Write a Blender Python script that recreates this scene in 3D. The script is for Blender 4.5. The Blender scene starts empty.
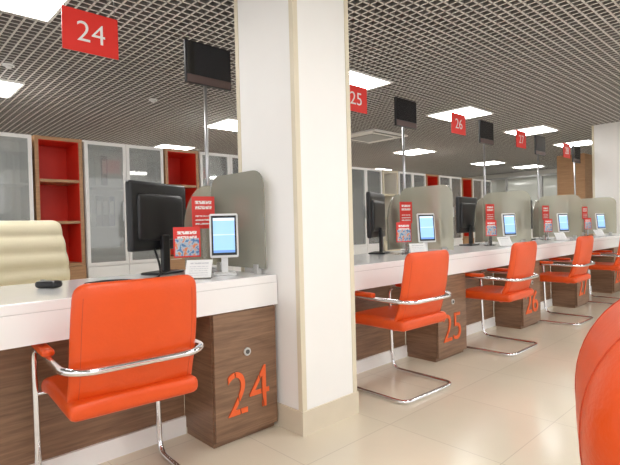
import bpy, bmesh, math
from mathutils import Vector, Matrix
C = bpy.context.scene.collection
sc = bpy.context.scene
try:
    sc.view_settings.view_transform='Standard'
    sc.view_settings.exposure=0.0
except Exception: pass

# ------------------------------------------------------------ materials
def nmat(name):
    m=bpy.data.materials.new(name); m.use_nodes=True
    nt=m.node_tree; b=nt.nodes['Principled BSDF']; return m,nt,b
def plain(name,col,rough=.5,metal=0,var=.0,scale=8,bump=0,coat=0,bscale=60):
    m,nt,b=nmat(name)
    b.inputs['Roughness'].default_value=rough; b.inputs['Metallic'].default_value=metal
    if coat: b.inputs['Coat Weight'].default_value=coat
    tc=nt.nodes.new('ShaderNodeTexCoord')
    n=nt.nodes.new('ShaderNodeTexNoise'); n.inputs['Scale'].default_value=scale
    nt.links.new(tc.outputs['Object'],n.inputs['Vector'])
    mx=nt.nodes.new('ShaderNodeMix'); mx.data_type='RGBA'
    v=max(var,.01)
    mx.inputs[6].default_value=(*[c*(1-v) for c in col],1)
    mx.inputs[7].default_value=(*[min(1,c*(1+v)) for c in col],1)
    nt.links.new(n.outputs['Fac'],mx.inputs[0]); nt.links.new(mx.outputs[2],b.inputs['Base Color'])
    if bump:
        n2=nt.nodes.new('ShaderNodeTexNoise'); n2.inputs['Scale'].default_value=bscale
        nt.links.new(tc.outputs['Object'],n2.inputs['Vector'])
        bp=nt.nodes.new('ShaderNodeBump'); bp.inputs['Strength'].default_value=bump; bp.inputs['Distance'].default_value=.01
        nt.links.new(n2.outputs['Fac'],bp.inputs['Height']); nt.links.new(bp.outputs['Normal'],b.inputs['Normal'])
    return m
def wood(name,c1,c2,vec=(1.0,1.0,16)):
    m,nt,b=nmat(name)
    tc=nt.nodes.new('ShaderNodeTexCoord'); mp=nt.nodes.new('ShaderNodeMapping'); mp.inputs['Scale'].default_value=vec
    n=nt.nodes.new('ShaderNodeTexNoise'); n.inputs['Scale'].default_value=3.2; n.inputs['Detail'].default_value=9; n.inputs['Distortion'].default_value=.4; n.inputs['Roughness'].default_value=.65
    r=nt.nodes.new('ShaderNodeValToRGB'); r.color_ramp.elements[0].position=.25; r.color_ramp.elements[1].position=.78
    r.color_ramp.elements[0].color=(*c1,1); r.color_ramp.elements[1].color=(*c2,1)
    nt.links.new(tc.outputs['Object'],mp.inputs['Vector']); nt.links.new(mp.outputs['Vector'],n.inputs['Vector'])
    nt.links.new(n.outputs['Fac'],r.inputs['Fac']); nt.links.new(r.outputs['Color'],b.inputs['Base Color'])
    b.inputs['Roughness'].default_value=.4
    return m
def emis(name,col,s):
    m,nt,b=nmat(name)
    b.inputs['Base Color'].default_value=(*col,1)
    b.inputs['Emission Color'].default_value=(*col,1); b.inputs['Emission Strength'].default_value=s
    return m
def glass(name,col,opac,rough=.15,tint=(.9,.92,.88),refl=0.0):
    m,nt,b=nmat(name)
    b.inputs['Base Color'].default_value=(*col,1); b.inputs['Roughness'].default_value=rough
    t=nt.nodes.new('ShaderNodeBsdfTransparent'); t.inputs['Color'].default_value=(*tint,1)
    mx=nt.nodes.new('ShaderNodeMixShader'); mx.inputs[0].default_value=opac
    o=nt.nodes['Material Output']
    nt.links.new(t.outputs[0],mx.inputs[1]); nt.links.new(b.outputs[0],mx.inputs[2])
    g=nt.nodes.new('ShaderNodeBsdfGlossy'); g.inputs['Roughness'].default_value=.03
    m2=nt.nodes.new('ShaderNodeMixShader'); f=nt.nodes.new('ShaderNodeFresnel'); f.inputs['IOR'].default_value=1.5+refl
    nt.links.new(f.outputs[0],m2.inputs[0]); nt.links.new(mx.outputs[0],m2.inputs[1]); nt.links.new(g.outputs[0],m2.inputs[2])
    nt.links.new(m2.outputs[0],o.inputs['Surface'])
    return m
ORANGE=plain('orange_leatherette',(.76,.083,.008),.36,var=.06,scale=14,bump=.12,bscale=110)
SEAM=plain('orange_piping',(.55,.055,.01),.5)
CHROME=plain('chrome',(.82,.82,.84),.12,1)
SATIN=plain('satin_chrome',(.55,.55,.57),.3,.9)
WHITE=plain('white_gloss',(.92,.915,.91),.18,var=.01,coat=.3)
WHITEP=plain('white_paint',(.92,.91,.89),.55,var=.015)
PLASTW=plain('white_plastic',(.84,.85,.85),.35)
BEIGE=plain('beige_trim',(.74,.67,.52),.5)
TILEB=plain('beige_tile',(.70,.62,.49),.3,var=.05,scale=12)
BLACK=plain('black_plastic',(.010,.010,.012),.3)
SCREEN=plain('dark_glass',(.012,.012,.015),.08)
TAUPE=plain('taupe_strip',(.12,.08,.075),.25)
CREAM=plain('cream_leather',(.86,.78,.56),.42,var=.03,bump=.1,bscale=150)
RED=plain('red_sign',(.78,.03,.02),.4)
REDP=plain('red_panel',(.76,.035,.015),.45,var=.05)
NUMO=plain('orange_number',(.90,.14,.03),.45)
WALN=wood('walnut',(.13,.066,.036),(.36,.215,.13))
WALN2=wood('walnut_light',(.36,.185,.09),(.56,.34,.18))
GREY=plain('grey_metal',(.35,.35,.35),.4,.6)
DGREY=plain('dark_metal',(.12,.12,.12),.35,.8)
ALU=plain('aluminium',(.6,.6,.6),.35,.8)
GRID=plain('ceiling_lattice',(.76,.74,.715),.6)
GRID_SHADE=plain('ceiling_lattice_shaded_sides',(.19,.178,.168),.7)  # darker copy of the lattice colour, shade painted onto the bar sides
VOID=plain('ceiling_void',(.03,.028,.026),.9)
PANEL=emis('light_diffuser',(1,.99,.97),15.5)
DGLASS=glass('divider_glass',(.68,.665,.55),.45,.1,(.93,.93,.86),.0)
CGLASS=glass('cabinet_glass',(.82,.85,.84),.30,.05,(.95,.97,.96),.3)
PGLASS=glass('partition_glass',(.55,.56,.53),.4,.05,(.8,.82,.8))
CLEAR=glass('clear_acrylic',(.8,.8,.8),.12,.05,(.95,.95,.95))
PAPER=plain('paper',(.88,.88,.87),.7)
BINDW=plain('binder_white',(.75,.75,.72),.6)
BINDB=plain('binder_blue',(.10,.16,.32),.5)
BINDG=plain('binder_grey',(.30,.31,.32),.5)
WALLC=plain('wall_paint',(.83,.80,.74),.7,var=.02)
WINL=emis('daylight_pane',(.92,.90,.84),.6)

def floormat():
    m,nt,b=nmat('floor_tiles')
    tc=nt.nodes.new('ShaderNodeTexCoord'); br=nt.nodes.new('ShaderNodeTexBrick')
    br.offset=0; br.inputs['Scale'].default_value=1; br.inputs['Brick Width'].default_value=.6; br.inputs['Row Height'].default_value=.6
    br.inputs['Mortar Size'].default_value=.0025; br.inputs['Mortar Smooth'].default_value=.3
    br.inputs['Color1'].default_value=(.82,.745,.60,1); br.inputs['Color2'].default_value=(.80,.725,.58,1); br.inputs['Mortar'].default_value=(.66,.585,.465,1)
    n=nt.nodes.new('ShaderNodeTexNoise'); n.inputs['Scale'].default_value=3; n.inputs['Detail'].default_value=6
    r=nt.nodes.new('ShaderNodeValToRGB'); r.color_ramp.elements[0].color=(.91,.90,.88,1); r.color_ramp.elements[1].color=(1,1,1,1)
    mx=nt.nodes.new('ShaderNodeMix'); mx.data_type='RGBA'; mx.blend_type='MULTIPLY'; mx.inputs[0].default_value=1
    nt.links.new(tc.outputs['Object'],br.inputs['Vector']); nt.links.new(tc.outputs['Object'],n.inputs['Vector'])
    nt.links.new(n.outputs['Fac'],r.inputs['Fac']); nt.links.new(br.outputs['Color'],mx.inputs[6]); nt.links.new(r.outputs['Color'],mx.inputs[7])
    nt.links.new(mx.outputs[2],b.inputs['Base Color']); b.inputs['Roughness'].default_value=.16
    return m
FLOOR=floormat()
def printmat(name,base,ink,bands,xa=.14,xb=.86):
    m,nt,b=nmat(name)
    tc=nt.nodes.new('ShaderNodeTexCoord'); sp=nt.nodes.new('ShaderNodeSeparateXYZ'); nt.links.new(tc.outputs['Generated'],sp.inputs[0])
    def ramp(stops):
        r=nt.nodes.new('ShaderNodeValToRGB'); r.color_ramp.interpolation='CONSTANT'; e=r.color_ramp.elements
        e[0].position=0; e[0].color=(0,0,0,1); e[1].position=stops[0][0]; e[1].color=(stops[0][1],)*3+(1,)
        for p,v in stops[1:]:
            x=e.new(p); x.color=(v,v,v,1)
        return r
    st=[]
    for a,c in bands: st+= [(a,1),(c,0)]
    rz=ramp(st); nt.links.new(sp.outputs['Z'],rz.inputs['Fac'])
    rx=ramp([(xa,1),(xb,0)]); nt.links.new(sp.outputs['X'],rx.inputs['Fac'])
    mp=nt.nodes.new('ShaderNodeMapping'); mp.inputs['Scale'].default_value=(26,1,22)
    nz=nt.nodes.new('ShaderNodeTexNoise'); nz.inputs['Scale'].default_value=1; nz.inputs['Detail'].default_value=0
    nt.links.new(tc.outputs['Generated'],mp.inputs['Vector']); nt.links.new(mp.outputs['Vector'],nz.inputs['Vector'])
    rn=ramp([(.42,1)]); nt.links.new(nz.outputs['Fac'],rn.inputs['Fac'])
    m1=nt.nodes.new('ShaderNodeMath'); m1.operation='MULTIPLY'; m2=nt.nodes.new('ShaderNodeMath'); m2.operation='MULTIPLY'
    nt.links.new(rz.outputs['Color'],m1.inputs[0]); nt.links.new(rx.outputs['Color'],m1.inputs[1])
    nt.links.new(m1.outputs[0],m2.inputs[0]); nt.links.new(rn.outputs['Color'],m2.inputs[1])
    mx=nt.nodes.new('ShaderNodeMix'); mx.data_type='RGBA'; mx.inputs[6].default_value=(*base,1); mx.inputs[7].default_value=(*ink,1)
    nt.links.new(m2.outputs[0],mx.inputs[0]); nt.links.new(mx.outputs[2],b.inputs['Base Color']); b.inputs['Roughness'].default_value=.4
    return m
PRINTR=printmat('red_print',(.75,.04,.03),(.92,.88,.85),[(.12,.17),(.24,.29),(.36,.41),(.60,.70),(.76,.86)])
PRINTW=printmat('white_print',(.88,.88,.87),(.62,.62,.65),[(.12,.16),(.24,.28),(.36,.40),(.48,.52),(.60,.64),(.76,.84)])
def picmat():
    m,nt,b=nmat('picture_print')
    tc=nt.nodes.new('ShaderNodeTexCoord'); n=nt.nodes.new('ShaderNodeTexNoise'); n.inputs['Scale'].default_value=45
    r=nt.nodes.new('ShaderNodeValToRGB'); e=r.color_ramp.elements; e[0].position=.38; e[0].color=(.08,.2,.45,1); e[1].position=.62; e[1].color=(.8,.25,.1,1)
    x=e.new(.5); x.color=(.45,.6,.7,1)
    nt.links.new(tc.outputs['Object'],n.inputs['Vector']); nt.links.new(n.outputs['Fac'],r.inputs['Fac']); nt.links.new(r.outputs['Color'],b.inputs['Base Color'])
    return m
BLUEP=picmat()
def tabmat():
    m,nt,b=nmat('tablet_display')
    tc=nt.nodes.new('ShaderNodeTexCoord'); sp=nt.nodes.new('ShaderNodeSeparateXYZ')
    r=nt.nodes.new('ShaderNodeValToRGB'); r.color_ramp.interpolation='CONSTANT'
    e=r.color_ramp.elements; e[0].position=0; e[0].color=(.14,.30,.62,1); e[1].position=.07; e[1].color=(.30,.54,.86,1)
    for p,c in((.5,(.55,.72,.92,1)),(.53,(.32,.56,.87,1)),(.92,(.7,.82,.95,1))):
        x=e.new(p); x.color=c
    nt.links.new(tc.outputs['Generated'],sp.inputs[0]); nt.links.new(sp.outputs['Z'],r.inputs['Fac'])
    nt.links.new(r.outputs['Color'],b.inputs['Emission Color']); nt.links.new(r.outputs['Color'],b.inputs['Base Color']); b.inputs['Emission Strength'].default_value=.65
    b.inputs['Roughness'].default_value=.2
    return m
TABS=tabmat()

# ------------------------------------------------------------ builders
def thing(name,label,cat,loc=(0,0,0),rz=0,group=None):
    e=bpy.data.objects.new(name,None); e.empty_display_size=.1
    e.location=loc; e.rotation_euler=(0,0,rz); C.objects.link(e)
    e['label']=label; e['category']=cat
    if group: e['group']=group
    return e
def meshobj(name,bm,mat,parent=None,smooth=False,label=None):
    me=bpy.data.meshes.new(name); bm.to_mesh(me); bm.free()
    me.materials.append(mat)
    if smooth:
        for p in me.polygons: p.use_smooth=True
    o=bpy.data.objects.new(name,me); C.objects.link(o)
    if parent: o.parent=parent
    if label: o['label']=label
    return o
def box(name,x0,x1,y0,y1,z0,z1,mat,parent=None,bev=0,seg=2,label=None,origin=False):
    bm=bmesh.new(); bmesh.ops.create_cube(bm,size=1)
    cx,cy,cz=(x0+x1)/2,(y0+y1)/2,(z0+z1)/2
    for v in bm.verts:
        v.co=Vector((v.co.x*(x1-x0),v.co.y*(y1-y0),v.co.z*(z1-z0)))
    if bev: bmesh.ops.bevel(bm,geom=bm.edges[:],offset=bev,segments=seg,affect='EDGES',profile=.5)
    o=meshobj(name,bm,mat,parent,label=label)
    o.location=(cx,cy,cz)
    return o
def boxes(name,lst,mat,parent=None,label=None):
    bm=bmesh.new()
    for (x0,x1,y0,y1,z0,z1) in lst:
        r=bmesh.ops.create_cube(bm,size=1)
        for v in r['verts']:
            v.co=Vector(((x0+x1)/2+v.co.x*(x1-x0),(y0+y1)/2+v.co.y*(y1-y0),(z0+z1)/2+v.co.z*(z1-z0)))
    return meshobj(name,bm,mat,parent,label=label)
def rbox(name,w,d,h,r,mat,parent=None,n=14,deform=None,loc=(0,0,0),rot=(0,0,0),label=None):
    bm=bmesh.new(); bmesh.ops.create_cube(bm,size=2)
    bmesh.ops.subdivide_edges(bm,edges=bm.edges[:],cuts=n,use_grid_fill=True)
    H=Vector((w/2,d/2,h/2)); rr=r if isinstance(r,(tuple,list)) else (r,r,r)
    for v in bm.verts:
        u=Vector([math.sin(max(-1,min(1,c))*math.pi/2) for c in v.co])
        P=Vector((u.x*H.x,u.y*H.y,u.z*H.z)); q=[];inn=[]
        for i in range(3):
            lim=H[i]-rr[i]; c=max(-lim,min(lim,P[i])); inn.append(c); q.append((P[i]-c)/rr[i])
        q=Vector(q)
        if q.length>1e-6: q.normalize()
        v.co=Vector([inn[i]+q[i]*rr[i] for i in range(3)])
        if deform: v.co=deform(v.co)
    o=meshobj(name,bm,mat,parent,smooth=True,label=label)
    o.location=loc; o.rotation_euler=rot
    return o
def fillet(pts,rad,closed=False,n=7):
    out=[];N=len(pts); P=[Vector(p) for p in pts]
    for i in range(N):
        if not closed and i in(0,N-1): out.append(P[i]); continue
        a,b,c=P[i-1],P[i],P[(i+1)%N]
        d1=(a-b);d2=(c-b); r=min(rad,d1.length*.48,d2.length*.48)
        s=b+d1.normalized()*r; e=b+d2.normalized()*r
        for k in range(n+1):
            t=k/n; out.append(s*(1-t)**2+b*2*t*(1-t)+e*t*t)
    return out
def tube(name,pts,rad,mat,parent=None,closed=False,seg=10,label=None):
    bm=bmesh.new(); N=len(pts); rings=[]
    P=[Vector(p) for p in pts]
    def tan(i):
        if closed: return (P[(i+1)%N]-P[i-1]).normalized()
        return (P[min(i+1,N-1)]-P[max(i-1,0)]).normalized()
    t=tan(0); u=t.orthogonal().normalized()
    for i in range(N):
        t=tan(i); u=(u-t*u.dot(t)).normalized(); w=t.cross(u)
        rings.append([bm.verts.new(P[i]+(u*math.cos(2*math.pi*k/seg)+w*math.sin(2*math.pi*k/seg))*rad) for k in range(seg)])
    for i in range(N if closed else N-1):
        a=rings[i]; b=rings[(i+1)%N]; off=0
        if closed and i==N-1:
            off=min(range(seg),key=lambda o:(a[0].co-b[o].co).length)
        for k in range(seg):
            bm.faces.new((a[k],a[(k+1)%seg],b[(k+1+off)%seg],b[(k+off)%seg]))
    if not closed:
        bm.faces.new(rings[0][::-1]); bm.faces.new(rings[-1])
    bmesh.ops.recalc_face_normals(bm,faces=bm.faces[:])
    return meshobj(name,bm,mat,parent,smooth=True,label=label)
def cyl(name,x,y,z0,z1,r,mat,parent=None,seg=24,r2=None,axis='z',label=None):
    bm=bmesh.new(); bmesh.ops.create_cone(bm,cap_ends=True,segments=seg,radius1=r,radius2=r if r2 is None else r2,depth=z1-z0)
    o=meshobj(name,bm,mat,parent,label=label)
    for p in o.data.polygons:
        if len(p.vertices)==4: p.use_smooth=True
    o.location=(x,y,(z0+z1)/2)
    return o
def plate(name,outline,axis,t0,t1,mat,parent):
    bm=bmesh.new()
    def mk(t,p): return (t,p[0],p[1]) if axis=='x' else (p[0],t,p[1])
    f=[bm.verts.new(mk(t0,p)) for p in outline]; g=[bm.verts.new(mk(t1,p)) for p in outline]
    bm.faces.new(f); bm.faces.new(g[::-1]); N=len(outline)
    for i in range(N): bm.faces.new((f[i],g[i],g[(i+1)%N],f[(i+1)%N]))
    bmesh.ops.recalc_face_normals(bm,faces=bm.faces[:])
    return meshobj(name,bm,mat,parent)
def text(name,s,w,h,depth,mat,parent,loc,rot=(math.pi/2,0,0),bold=0,stencil=0):
    cu=bpy.data.curves.new(name,'FONT'); cu.body=s; cu.size=1; cu.extrude=.01; cu.align_x='CENTER'; cu.align_y='CENTER'; cu.offset=bold
    t=bpy.data.objects.new(name+'_tmp',cu); C.objects.link(t)
    dg=bpy.context.evaluated_depsgraph_get()
    me=bpy.data.meshes.new_from_object(t.evaluated_get(dg)); bpy.data.objects.remove(t)
    xs=[v.co.x for v in me.vertices]; ys=[v.co.y for v in me.vertices]; zs=[v.co.z for v in me.vertices]
    cx,cy=(max(xs)+min(xs))/2,(max(ys)+min(ys))/2; sx=w/(max(xs)-min(xs)); sy=h/(max(ys)-min(ys)); sz=depth/(max(zs)-min(zs))
    for v in me.vertices: v.co=Vector(((v.co.x-cx)*sx,(v.co.y-cy)*sy,v.co.z*sz))
    if stencil:
        bm=bmesh.new(); bm.from_mesh(me)
        for c in(-.25*w-.004,.25*w+.012):
            for d in(-stencil/2,stencil/2):
                bmesh.ops.bisect_plane(bm,geom=bm.verts[:]+bm.edges[:]+bm.faces[:],plane_co=(c+d,0,0),plane_no=(1,.15,0))
            n=Vector((1,.15,0)).normalized()
            kill=[]
            for f in bm.faces:
                ce=f.calc_center_median(); q=(ce-Vector((c,0,0))).dot(n)
                if abs(q)<stencil/2*n.x: kill.append(f)
            bmesh.ops.delete(bm,geom=kill,context='FACES')
        bm.to_mesh(me); bm.free()
    me.materials.clear(); me.materials.append(mat)
    o=bpy.data.objects.new(name,me); C.objects.link(o); o.parent=parent; o.location=loc; o.rotation_euler=rot
    return o
def copy_thing(root,loc,rz=None,label=None):
    def rec(o,par):
        c=o.copy(); C.objects.link(c)
        if par is not None: c.parent=par
        for ch in list(o.children): rec(ch,c)
        return c
    r=rec(root,None); r.location=loc
    if rz is not None: r.rotation_euler=(0,0,rz)
    if label: r['label']=label
    return r
def struct(o): o['kind']='structure'; return o

CEIL=2.45
# ------------------------------------------------------------ room shell
struct(box('floor',-3,14.2,-3,8.5,-.1,0,FLOOR))
struct(box('wall_back',-3,14.2,8.3,8.5,0,CEIL+.5,WALLC))
struct(box('wall_right',14.0,14.2,-3,8.3,0,CEIL+.5,WALLC))
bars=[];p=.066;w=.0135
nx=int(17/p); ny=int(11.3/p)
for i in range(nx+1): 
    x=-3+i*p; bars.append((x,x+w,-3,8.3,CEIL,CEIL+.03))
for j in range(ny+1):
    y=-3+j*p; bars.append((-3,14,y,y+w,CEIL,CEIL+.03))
cg=struct(boxes('ceiling',bars,GRID)); cg.data.materials.append(GRID_SHADE)
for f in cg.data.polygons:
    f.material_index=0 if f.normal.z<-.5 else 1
struct(box('trim_1',-3,14,-3,8.3,CEIL+.25,CEIL+.3,VOID))  # dark sheet above the lattice; its colour stands for the void's shade
for k,(a,b) in enumerate([(3.2,4.6),(4.9,6.3),(6.6,8.0)]):
    o=box('window_%d'%(k+1),13.95,13.99,a,b,1.0,2.2,WINL); struct(o)
    f=boxes('frame',[(13.9,13.99,a-.05,a,.95,2.25),(13.9,13.99,b,b+.05,.95,2.25),(13.9,13.99,a,b,.95,1.0),(13.9,13.99,a,b,2.2,2.25),(13.9,13.99,(a+b)/2-.02,(a+b)/2+.02,1,2.2)],WHITEP)
    f.name='trim_%d'%(k+2); struct(f)

def pillar(x0,x1,y0,y1):
    t=thing('pillar','square white painted pillar with beige corner strips and tiled base','pillar',((x0+x1)/2,(y0+y1)/2,0))
    W=(x1-x0)/2;D=(y1-y0)/2
    box('shaft',-W,W,-D,D,.0,CEIL+.04,WHITEP,t)
    e=.004;s=.026
    for sx in(-1,1):
        for sy in(-1,1):
            l=[]
            xa,xb=sorted((sx*(W+e),sx*(W-s))); ya,yb=sorted((sy*(D+e),sy*D)); l.append((xa,xb,ya,yb,.12,CEIL))
            xa,xb=sorted((sx*(W+e),sx*W)); ya,yb=sorted((sy*(D),sy*(D-s))); l.append((xa,xb,ya,yb,.12,CEIL))
            boxes('corner_strip',l,BEIGE,t,label='beige corner strip')
    boxes('skirting',[(-W-.01,W+.01,-D-.01,-D,0,.12),(-W-.01,-W,-D,D,0,.12),(W,W+.01,-D,D,0,.12),(-W-.01,W+.01,D,D+.01,0,.12)],TILEB,t,label='beige tile skirting')
    return t
PX0=1.597
pillar(PX0,2.0,1.78,2.27)
pillar(8.1,8.46,1.78,2.34)
t=thing('wooden_column','square column clad in walnut veneer','column',(11.6,3.7,0))
box('cladding',-.28,.28,-.28,.28,.1,CEIL+.04,WALN2,t); box('plinth',-.3,.3,-.3,.3,0,.1,BLACK,t)
t=thing('glazed_partition','grey framed glazed office partition with pale lower panels','partition',(12.6,3.0,0))
fr=[];
for k in range(6): fr.append((-.03,.03,k*.9-.025,k*.9+.025,0,2.2))
for z in(.9,2.18): fr.append((-.03,.03,0,4.5,z-.02,z+.02))
boxes('frame',fr,GREY,t)
for k in range(5):
    box('pane',-.006,.006,k*.9+.025,k*.9+.875,.92,2.16,PGLASS,t,label='grey glass pane')
    box('panel',-.015,.015,k*.9+.025,k*.9+.875,0,.88,WHITEP,t)

# ------------------------------------------------------------ lights
H=CEIL-1.05
L=[(.47,2.27),(2.55,2.27),(4.08,2.27),(5.5,2.2),(6.95,2.2),(.62,3.85),(2.7,3.9),(5.7,3.88),(7.9,3.89),(9.1,3.7),(2.83,5.45),(4.9,5.5),(7,5.6)]
LL=[(x*H,y*H) for x,y in L]+[(x,y) for x in(-1.6,.6,2.8,5.0,7.2) for y in(-1.4,.4)]  # second list: unseen panels on the camera side, added to light the room
first=None
for (x,y) in LL:
    if first is None:
        first=thing('ceiling_light','square recessed luminous ceiling panel with white frame','light',(x,y,CEIL),group='square ceiling light panels')
        s=.31
        boxes('frame',[(-s,s,-s,-s+.02,-.014,0),(-s,s,s-.02,s,-.014,0),(-s,-s+.02,-s+.02,s-.02,-.014,0),(s-.02,s,-s+.02,s-.02,-.014,0)],WHITEP,first)
        box('diffuser',-s+.02,s-.02,-s+.02,s-.02,-.010,-.002,PANEL,first)
    else: copy_thing(first,(x,y,CEIL))
t=thing('air_conditioner','white square ceiling cassette air conditioner','air conditioner',(5.96,4.87,CEIL))
box('body',-.42,.42,-.42,.42,-.03,.0,WHITEP,t,bev=.008); box('grille',-.25,.25,-.25,.25,-.038,-.03,GREY,t)
boxes('vent',[(-.36,.36,-.38,-.33,-.033,-.03),(-.36,.36,.33,.38,-.033,-.03)],BLACK,t)
sd=None
for x,y in((.95,4.6),(2.35,4.9)):
    if sd is None:
        sd=thing('smoke_detector','small round white ceiling smoke detector','smoke detector',(x,y,CEIL),group='ceiling smoke detectors')
        cyl('base',0,0,-.012,0,.045,PLASTW,sd); cyl('sensor',0,0,-.03,-.012,.02,PLASTW,sd,r2=.032)
    else: copy_thing(sd,(x,y,CEIL))

# ------------------------------------------------------------ counter
YF=1.95; ZB=.645; ZT=.80; YB=2.68
def worktop(x0,x1):
    o=thing('service_counter','thick glossy white service counter top with deep fascia','counter',((x0+x1)/2,YF,0))
    W=(x1-x0)/2
    box('top_slab',-W,W,0,YB-YF,ZT-.04,ZT,WHITE,o,bev=.004)
    box('fascia',-W,W,0,.03,ZB,ZT-.04,WHITE,o)
    box('under_panel',-W,W,.03,YB-YF-.02,ZB,ZB+.02,WHITEP,o)
    return o
worktop(-1.6,PX0-.006); worktop(2.008,8.09)
OFF=[0,1.93,3.43,4.93,6.41]
PW=.38
def mpanel(x0,x1):
    t=thing('counter_front_panel','walnut veneer panel below the counter with pale plinth','panel',((x0+x1)/2,2.25,0))
    W=(x1-x0)/2
    box('board',-W,W,0,.03,.09,ZB,WALN,t); box('plinth',-W,W,-.015,.03,0,.09,WHITEP,t,label='pale grey plinth')
mpanel(-1.6,1.2)
for i in range(4):
    a=2.02 if i==0 else 1.2+PW+.04+OFF[i]
    mpanel(a,1.195+OFF[i+1])
for i,o in enumerate(OFF):
    n=str(24+i); pw=PW if i==0 else .42
    t=thing('pedestal_cabinet','walnut pedestal cabinet marked %s in orange digits'%n,'cabinet',(1.2+o,YF+.005,0),group='numbered counter pedestals')
    box('body',0,pw,.02,.29,.035,ZB,WALN,t)
    box('plinth',.006,pw-.006,.03,.28,0,.035,WALN,t)
    d=box('door',.003,pw-.003,.0,.018,.03,ZB-.006,WALN,t,bev=.002)
    k=cyl('lock_rim',0,0,-.005,.005,.020,ALU,d,label='round metal lock rim'); k.rotation_euler=(math.pi/2,0,0); k.location=(.0,-.012,.10)
    k=cyl('lock_core',0,0,-.006,.006,.011,DGREY,d,label='dark metal lock core'); k.rotation_euler=(math.pi/2,0,0); k.location=(.0,-.0135,.10)
    text('number',n,.25 if i<2 else .29,.21,.006,NUMO,t,(.195,-.004,.242),bold=-.006 if i<2 else .006,stencil=.007 if i<3 else 0)

# ------------------------------------------------------------ counter equipment
def divider():
    t=thing('glass_divider','tinted glass desk divider with rounded top corners','divider',(1.555,2.25,ZT),group='glass dividers on the counter')
    W=.255;Hh=.555;r=.09
    pts=[(-W,.03),(W,.03),(W,Hh-r)]
    for k in range(1,9):
        a=k/8*math.pi/2; pts.append((W-r+r*math.cos(a),Hh-r+r*math.sin(a)))
    for k in range(0,9):
        a=math.pi/2+k/8*math.pi/2; pts.append((-W+r+r*math.cos(a),Hh-r+r*math.sin(a)))
    plate('pane',[(-y,z) for y,z in pts],'x',-.004,.004,DGLASS,t)
    q=[(-.19,.03),(-.012,.03),(-.012,Hh-.05)]
    for k in range(0,11):
        a=k/10*math.pi/2
        q.append((-.19+.16*(1-math.sin(a)) ,Hh-.05-.26*(1-math.cos(a))))
    plate('side_wing',q,'y',.245,.253,DGLASS,t)
    for y in(-.18,.18): box('clamp',-.014,.014,y-.02,y+.02,0,.05,ALU,t,bev=.003)
    return t
div_=divider()
def poledisp():
    t=thing('pole_display','dark flat queue display on a tall chrome pole','display',(1.565,2.56,ZT),group='pole mounted queue displays')
    cyl('base',0,0,0,.012,.04,SATIN,t); cyl('pole',0,0,.012,1.30,.011,SATIN,t)
    box('housing',-.145,.17,-.032,-.012,1.11,1.36,BLACK,t,bev=.003)
    box('screen',-.138,.163,-.0345,-.032,1.165,1.353,SCREEN,t)
    box('lower_strip',-.138,.163,-.0345,-.032,1.115,1.16,TAUPE,t)
    return t
poledisp_=poledisp()
def monitor():
    t=thing('computer_monitor','black flat computer monitor on a stand, turned towards the clerk','monitor',(1.25,2.58,ZT),math.atan2(.45,.9),group='clerk computer monitors')
    rbox('housing',.50,.035,.38,.012,BLACK,t,n=6,loc=(0,0,.325))
    rbox('back_cover',.40,.03,.26,(.03,.014,.03),BLACK,t,n=10,loc=(0,-.018,.32))
    box('screen',-.235,.235,.0175,.0195,.15,.5,SCREEN,t)
    box('stand_neck',-.03,.03,-.05,-.025,.015,.22,BLACK,t,bev=.005)
    rbox('foot',.22,.14,.014,.007,BLACK,t,n=6,loc=(0,-.02,.007))
    return t
mon_=monitor()
def tablet():
    t=thing('tablet_terminal','white tablet terminal with lit blue screen on a stand','tablet',(1.41,2.16,ZT),-math.radians(33),group='customer tablet terminals')
    rbox('base',.12,.11,.012,.006,PLASTW,t,n=5,loc=(0,.02,.006))
    box('stem',-.018,.018,.02,.04,.01,.16,PLASTW,t,bev=.004)
    b=rbox('case',.15,.018,.235,.009,PLASTW,t,n=6,loc=(0,.005,.21),rot=(-.12,0,0))
    box('bezel',-.065,.065,-.0115,-.009,-.105,.105,BLACK,b)
    box('screen',-.056,.056,-.0135,-.0115,-.092,.092,TABS,b)
    return t
tab_=tablet()
def poster():
    t=thing('notice_sheet','red printed notice in a clear acrylic holder','notice',(1.42,2.38,ZT),-.25,group='red notices on the counter')
    box('holder_foot',-.07,.07,-.03,.03,0,.004,CLEAR,t)
    box('holder_stem',-.012,.012,-.003,.003,.004,.26,CLEAR,t)
    box('sheet',-.065,.065,-.006,-.003,.25,.43,PRINTR,t)
    return t
post_=poster()
def leaf():
    t=thing('leaflet_stand','small red leaflet stand with a picture print','leaflet',(1.265,2.29,ZT),-.35,group='leaflet stands on the counter')
    box('back_board',-.07,.07,0,.004,.10,.26,PRINTR,t,bev=0)
    box('picture',-.062,.062,-.002,0,.108,.20,BLUEP,t)
    box('support',-.05,.05,.0,.06,0,.004,CLEAR,t); box('riser',-.012,.012,.004,.008,.004,.1,CLEAR,t)
    return t
leaf_=leaf()
def a4():
    t=thing('paper_holder','white printed page in a slanted acrylic holder','paper',(1.225,2.12,ZT),-.7,group='paper holders on the counter')
    a=box('page',-.065,.065,-.001,.001,.0,.11,PRINTW,t); a.rotation_euler=(-.7,0,0); a.location=(0,.03,.048)
    box('foot',-.065,.065,-.02,.06,0,.003,CLEAR,t)
    return t
a4_=a4()
POFF=[0,2.03,3.55,5.05,6.44]
for i in range(1,5):
    for obj in(tab_,post_,leaf_,a4_,div_):
        l=obj.location; copy_thing(obj,(l.x+OFF[i]-(.04 if obj is div_ else 0)-(.02 if obj is tab_ else 0),l.y,l.z))
    l=poledisp_.location; copy_thing(poledisp_,(l.x+POFF[i],l.y,l.z))
    l=mon_.location
    copy_thing(mon_,(l.x+OFF[i]+(.03 if i==1 else .06),l.y,l.z),math.radians(24 if i==1 else 6))
t=thing('computer_mouse','small black computer mouse','mouse',(.62,2.38,ZT),.6)
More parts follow.
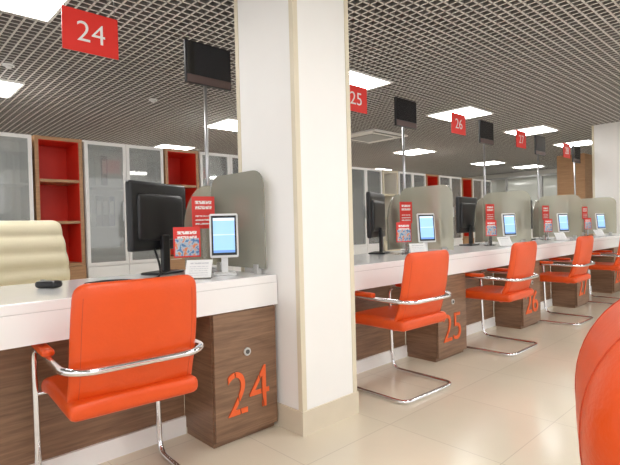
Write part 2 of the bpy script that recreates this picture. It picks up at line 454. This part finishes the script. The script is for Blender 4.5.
rbox('shell',.06,.11,.034,.016,BLACK,t,n=6,loc=(0,0,.017)); box('wheel',-.004,.004,.02,.04,.03,.037,GREY,t)
t=thing('cable','black monitor cables looping over the counter','cable',(1.04,2.33,ZT))
tube('wire',fillet([(.09,.06,.15),(.10,.02,.06),(.06,-.06,.007),(-.05,-.07,.007),(-.10,.03,.007),(-.2,.05,.007),(-.28,.0,.007)],.05),.006,BLACK,t,seg=6)

# ------------------------------------------------------------ hanging signs
for i in range(5):
    n=str(24+i)
    x=[.88,2.885,4.46,5.95,7.50][i]
    t=thing('hanging_sign','red hanging sign with white number %s'%n,'sign',(x,2.5,CEIL),group='numbered hanging signs')
    box('panel',-.135,.135,-.004,.004,-.51,-.305,RED,t)
    text('number',n,.135,.098,.002,PAPER,t,(0,-.0055,-.407),bold=-.006)
    for s in(-.12,.12): cyl('cord',s,0,-.31,0,.0015,GREY,t,seg=6)

# ------------------------------------------------------------ visitor chairs
def visitor_chair():
    t=thing('visitor_chair','orange leatherette cantilever visitor chair with chrome frame','chair',(.735,1.90,0),group='orange visitor chairs at the counter')
    X=.25;F=.24;B=-.25;A=.60
    pts=[(-X,B,.014),(-X,F,.014),(-X,F+.02,A),(-X,B+.02,A-.005),(-X+.06,B-.03,A-.01),(X-.06,B-.03,A-.01),(X,B+.02,A-.005),(X,F+.02,A),(X,F,.014),(X,B,.014)]
    tube('frame',fillet(pts,.07,True),.0125,CHROME,t,True,12,label='chrome tube frame')
    tube('seat_support',[(-X,F+.012,.40),(0,F+.012,.40),(X,F+.012,.40)],.009,CHROME,t)
    def ds(c):
        c.z+= -.35*max(0,c.y-.14)**1.5*2 + .008*(1-(c.x/.25)**2)*(1 if c.z>0 else 0)
        return c
    rbox('seat',.465,.49,.065,.028,ORANGE,t,deform=ds,loc=(0,.01,.447))
    def db(c):
        z=c.z/.235
        c.x*=1-.045*max(0,z)**2
        c.y+= .4*c.x*c.x - .05*z - .018*(1-z*z) + .05*max(0,-z-.35)**2
        c.y+= .003*math.sin(c.z*60+c.x*9)*max(0,-z+.1)
        return c
    rbox('backrest',.45,.046,.475,(.045,.022,.045),ORANGE,t,n=22,deform=db,loc=(0,-.22,.642))
    for s in(-1,1):
        pp=[]
        for k in range(13):
            z=-.19+.38*k/12; c=db(Vector((s*.195,-.022,z))); pp.append((c.x,c.y+.0002,c.z))
        o=tube('backrest_seam',pp,.0011,SEAM,t,seg=6,label='stitched seam'); o.location=(0,-.22,.642)
    for s in(-1,1):
        rbox('armrest_pad',.045,.22,.028,.013,ORANGE,t,n=8,loc=(s*X,.08,A+.018))
    return t
vc=visitor_chair(); vc.rotation_euler=(0,0,-.07)
for x,y,r in((2.52,1.88,-.03),(3.88,1.87,0.0),(5.33,1.87,0),(6.85,1.87,0)):
    copy_thing(vc,(x,y,0),r)

# near upholstered chair
t=thing('armless_chair','orange leatherette padded chair with rounded seamed back','chair',(1.092,-.05,0),math.radians(-161))
def dbk(c):
    z=c.z/.2
    c.y-=.05*(1-z*z); c.y+=.15*c.x*c.x
    return c
rbox('backrest',.48,.13,.41,(.12,.063,.17),ORANGE,t,n=30,deform=dbk,loc=(0,-.27,.695))
rbox('seat',.50,.50,.13,.05,ORANGE,t,loc=(0,.05,.42))
for s in(-.13,.13):
    pp=[]
    for k in range(25):
        a_=math.pi*(k/24)-math.pi/2
        z=.035+ 0 if False else 0
        zz=.2055*math.sin(a_)
        lim=.205-.17
        over=max(0,abs(zz)-lim)/.17
        yy=-(.002+.063*math.sqrt(max(0,1-over*over)))
        c=dbk(Vector((s,yy,zz))); pp.append((c.x,c.y,c.z))
    o=tube('back_seam',pp,.0018,SEAM,t,seg=6,label='darker orange seam'); o.location=(0,-.27,.695)
for sx in(-1,1):
    for sy in(-1,1):
        cyl('leg',sx*.2,.03+sy*.2,0,.37,.014,CHROME,t)
    box('back_bracket',sx*.15-.015,sx*.15+.015,-.27,-.19,.40,.60,CHROME,t)

# ------------------------------------------------------------ clerk chair
t=thing('office_chair','cream leather high-back office chair with ribbed backrest','office chair',(.75,3.25,0),.1)
def dr(c):
    if c.y<0: c.y-=.016*abs(math.sin((c.z+.32)*math.pi/.107))
    c.y+= .05*(c.z/.3)**2 + c.x*c.x*-.5
    c.x*=1-.12*max(0,c.z/.3)
    return c
rbox('backrest',.57,.07,.63,(.05,.03,.035),CREAM,t,n=60,deform=dr,loc=(0,.2,.815))
rbox('seat',.54,.50,.12,.05,CREAM,t,loc=(0,-.05,.46))
for s in(-1,1):
    tube('armrest',fillet([(s*.29,.18,.60),(s*.31,.0,.70),(s*.31,-.22,.69),(s*.27,-.2,.45)],.07),.024,CREAM,t)
cyl('column',0,0,.1,.42,.03,CHROME,t)
boxes('base',[(-.3,.3,-.025,.025,.07,.1),(-.025,.025,-.3,.3,.07,.1)],CHROME,t)
for x,y in((.28,0),(-.28,0),(0,.28),(0,-.28)):
    k=cyl('caster',x,y,-.02,.02,.034,BLACK,t); k.rotation_euler=(math.pi/2,0,0); k.location=(x,y,.034)

# ------------------------------------------------------------ cabinets
YC=5.0;D=.40;HT=1.96
def glasscab():
    t=thing('glass_door_cabinet','white cabinet with two framed grey glass doors','cabinet',(0,YC,0),group='glass door cabinets')
    W=.84
    boxes('body',[(0,.02,.02,D,0,HT),(W-.02,W,.02,D,0,HT),(.02,W-.02,.02,D,HT-.02,HT),(.02,W-.02,.02,D,.68,.70),(.02,W-.02,D-.01,D,0,HT)],WHITEP,t)
    for z in(1.08,1.5): box('shelf',.02,W-.02,.05,D-.01,z,z+.018,WHITEP,t)
    for k in(0,1):
        a=.003+k*.42; b=a+.414; f=.032
        d=boxes('door',[(a,a+f,0,.018,.70,HT-.005),(b-f,b,0,.018,.70,HT-.005),(a+f,b-f,0,.018,.70,.70+f),(a+f,b-f,0,.018,HT-.005-f,HT-.005)],WHITEP,t)
        box('pane',a+f,b-f,.006,.012,.70+f,HT-.005-f,CGLASS,d,label='grey glass pane')
        hx=b-.05 if k==0 else a+.05
        box('handle',hx-.005,hx+.005,-.025,-.002,1.15,1.35,ALU,d)
        box('lower_door',a,b,0,.018,.01,.69,WHITEP,t)
    return t
def redcab(back,frame,lab,grp):
    t=thing('open_shelf_cabinet',lab,'shelf',(0,YC,0),group=grp)
    W=.42;f=.032
    boxes('body',[(0,f,0,D,0,HT),(W-f,W,0,D,0,HT),(f,W-f,0,D,HT-f,HT),(f,W-f,.0,D,.715,.745)],frame,t)
    box('back_panel',f,W-f,D-.02,D,.745,HT-f,back,t,label='coloured back panel')
    boxes('lining',[(f,f+.005,.01,D-.02,.745,HT-f),(W-f-.005,W-f,.01,D-.02,.745,HT-f),(f+.005,W-f-.005,.01,D-.02,HT-f-.005,HT-f)],back,t,label='side lining')
    for z in(1.13,1.53): box('shelf',f+.005,W-f-.005,.0,D-.02,z,z+.026,frame,t)
    box('lower_door',.0,W,-.018,0,.01,.71,frame,t)
    return t
g=glasscab(); g.location.x=-.94
r=redcab(REDP,WALN2,'walnut framed open shelf unit with red interior','red open shelf units'); r.location.x=-.08
wc=redcab(WALLC,BEIGE,'pale beige open shelf unit','pale open shelf units'); wc.location.x=-.08+1.3*5
for k in range(1,9):
    copy_thing(g,(-.94+1.3*k,YC,0))
for k in(1,2,3,4,6,7):
    copy_thing(r,(-.08+1.3*k,YC,0))
def binder(mat,lab):
    t=thing('ring_binder',lab,'binder',(0,0,0),group='ring binders in the glass cabinets')
    boxes('cover',[(0,.004,0,.26,0,.31),(.056,.06,0,.26,0,.31),(0,.06,0,.004,0,.31)],mat,t)
    box('spine_label',.01,.05,-.002,0,.12,.26,PAPER,t)
    box('pages',.006,.054,.02,.25,.005,.30,PAPER,t)
    return t
protos=[binder(BINDW,'white ring binder standing on a cabinet shelf'),binder(BINDB,'dark blue ring binder standing on a cabinet shelf'),binder(BINDG,'grey ring binder standing on a cabinet shelf')]
spots=[]
for cx,sh,seq in((.36,1.10,(0,0,1,2,0)),(.76,1.52,(2,2,0)),(1.66,1.10,(0,2,2,1)),(1.66,1.52,(0,0,2)),(2.96,1.10,(1,0,0)),(5.56,1.10,(0,1,2,0)),(4.26,1.10,(0,0,1))):
    for j,s_ in enumerate(seq): spots.append((cx+.06+j*.066,sh,s_))
used=set()
for x,z,s_ in spots:
    if s_ not in used: used.add(s_); protos[s_].location=(x,YC+.08,z)
    else: copy_thing(protos[s_],(x,YC+.08,z))

# ------------------------------------------------------------ world & camera
w=bpy.data.worlds.new('World'); sc.world=w; w.use_nodes=True
w.node_tree.nodes['Background'].inputs[0].default_value=(1,.99,.985,1)
w.node_tree.nodes['Background'].inputs[1].default_value=1.3
cam=bpy.data.cameras.new('camera'); co=bpy.data.objects.new('camera',cam); C.objects.link(co); sc.camera=co
a=math.radians(46.7); p_=math.radians(.8); rl=math.radians(1.45)
cam.sensor_width=36; cam.lens=480/620*36; cam.clip_start=.02
fwd=Vector((math.cos(a)*math.cos(p_),math.sin(a)*math.cos(p_),-math.sin(p_)))
r0=Vector((math.sin(a),-math.cos(a),0)); u0=r0.cross(fwd)
R=r0*math.cos(rl)-u0*math.sin(rl); U=r0*math.sin(rl)+u0*math.cos(rl)
M=Matrix(((R.x,U.x,-fwd.x,0),(R.y,U.y,-fwd.y,0),(R.z,U.z,-fwd.z,1.05),(0,0,0,1)))
co.matrix_world=M
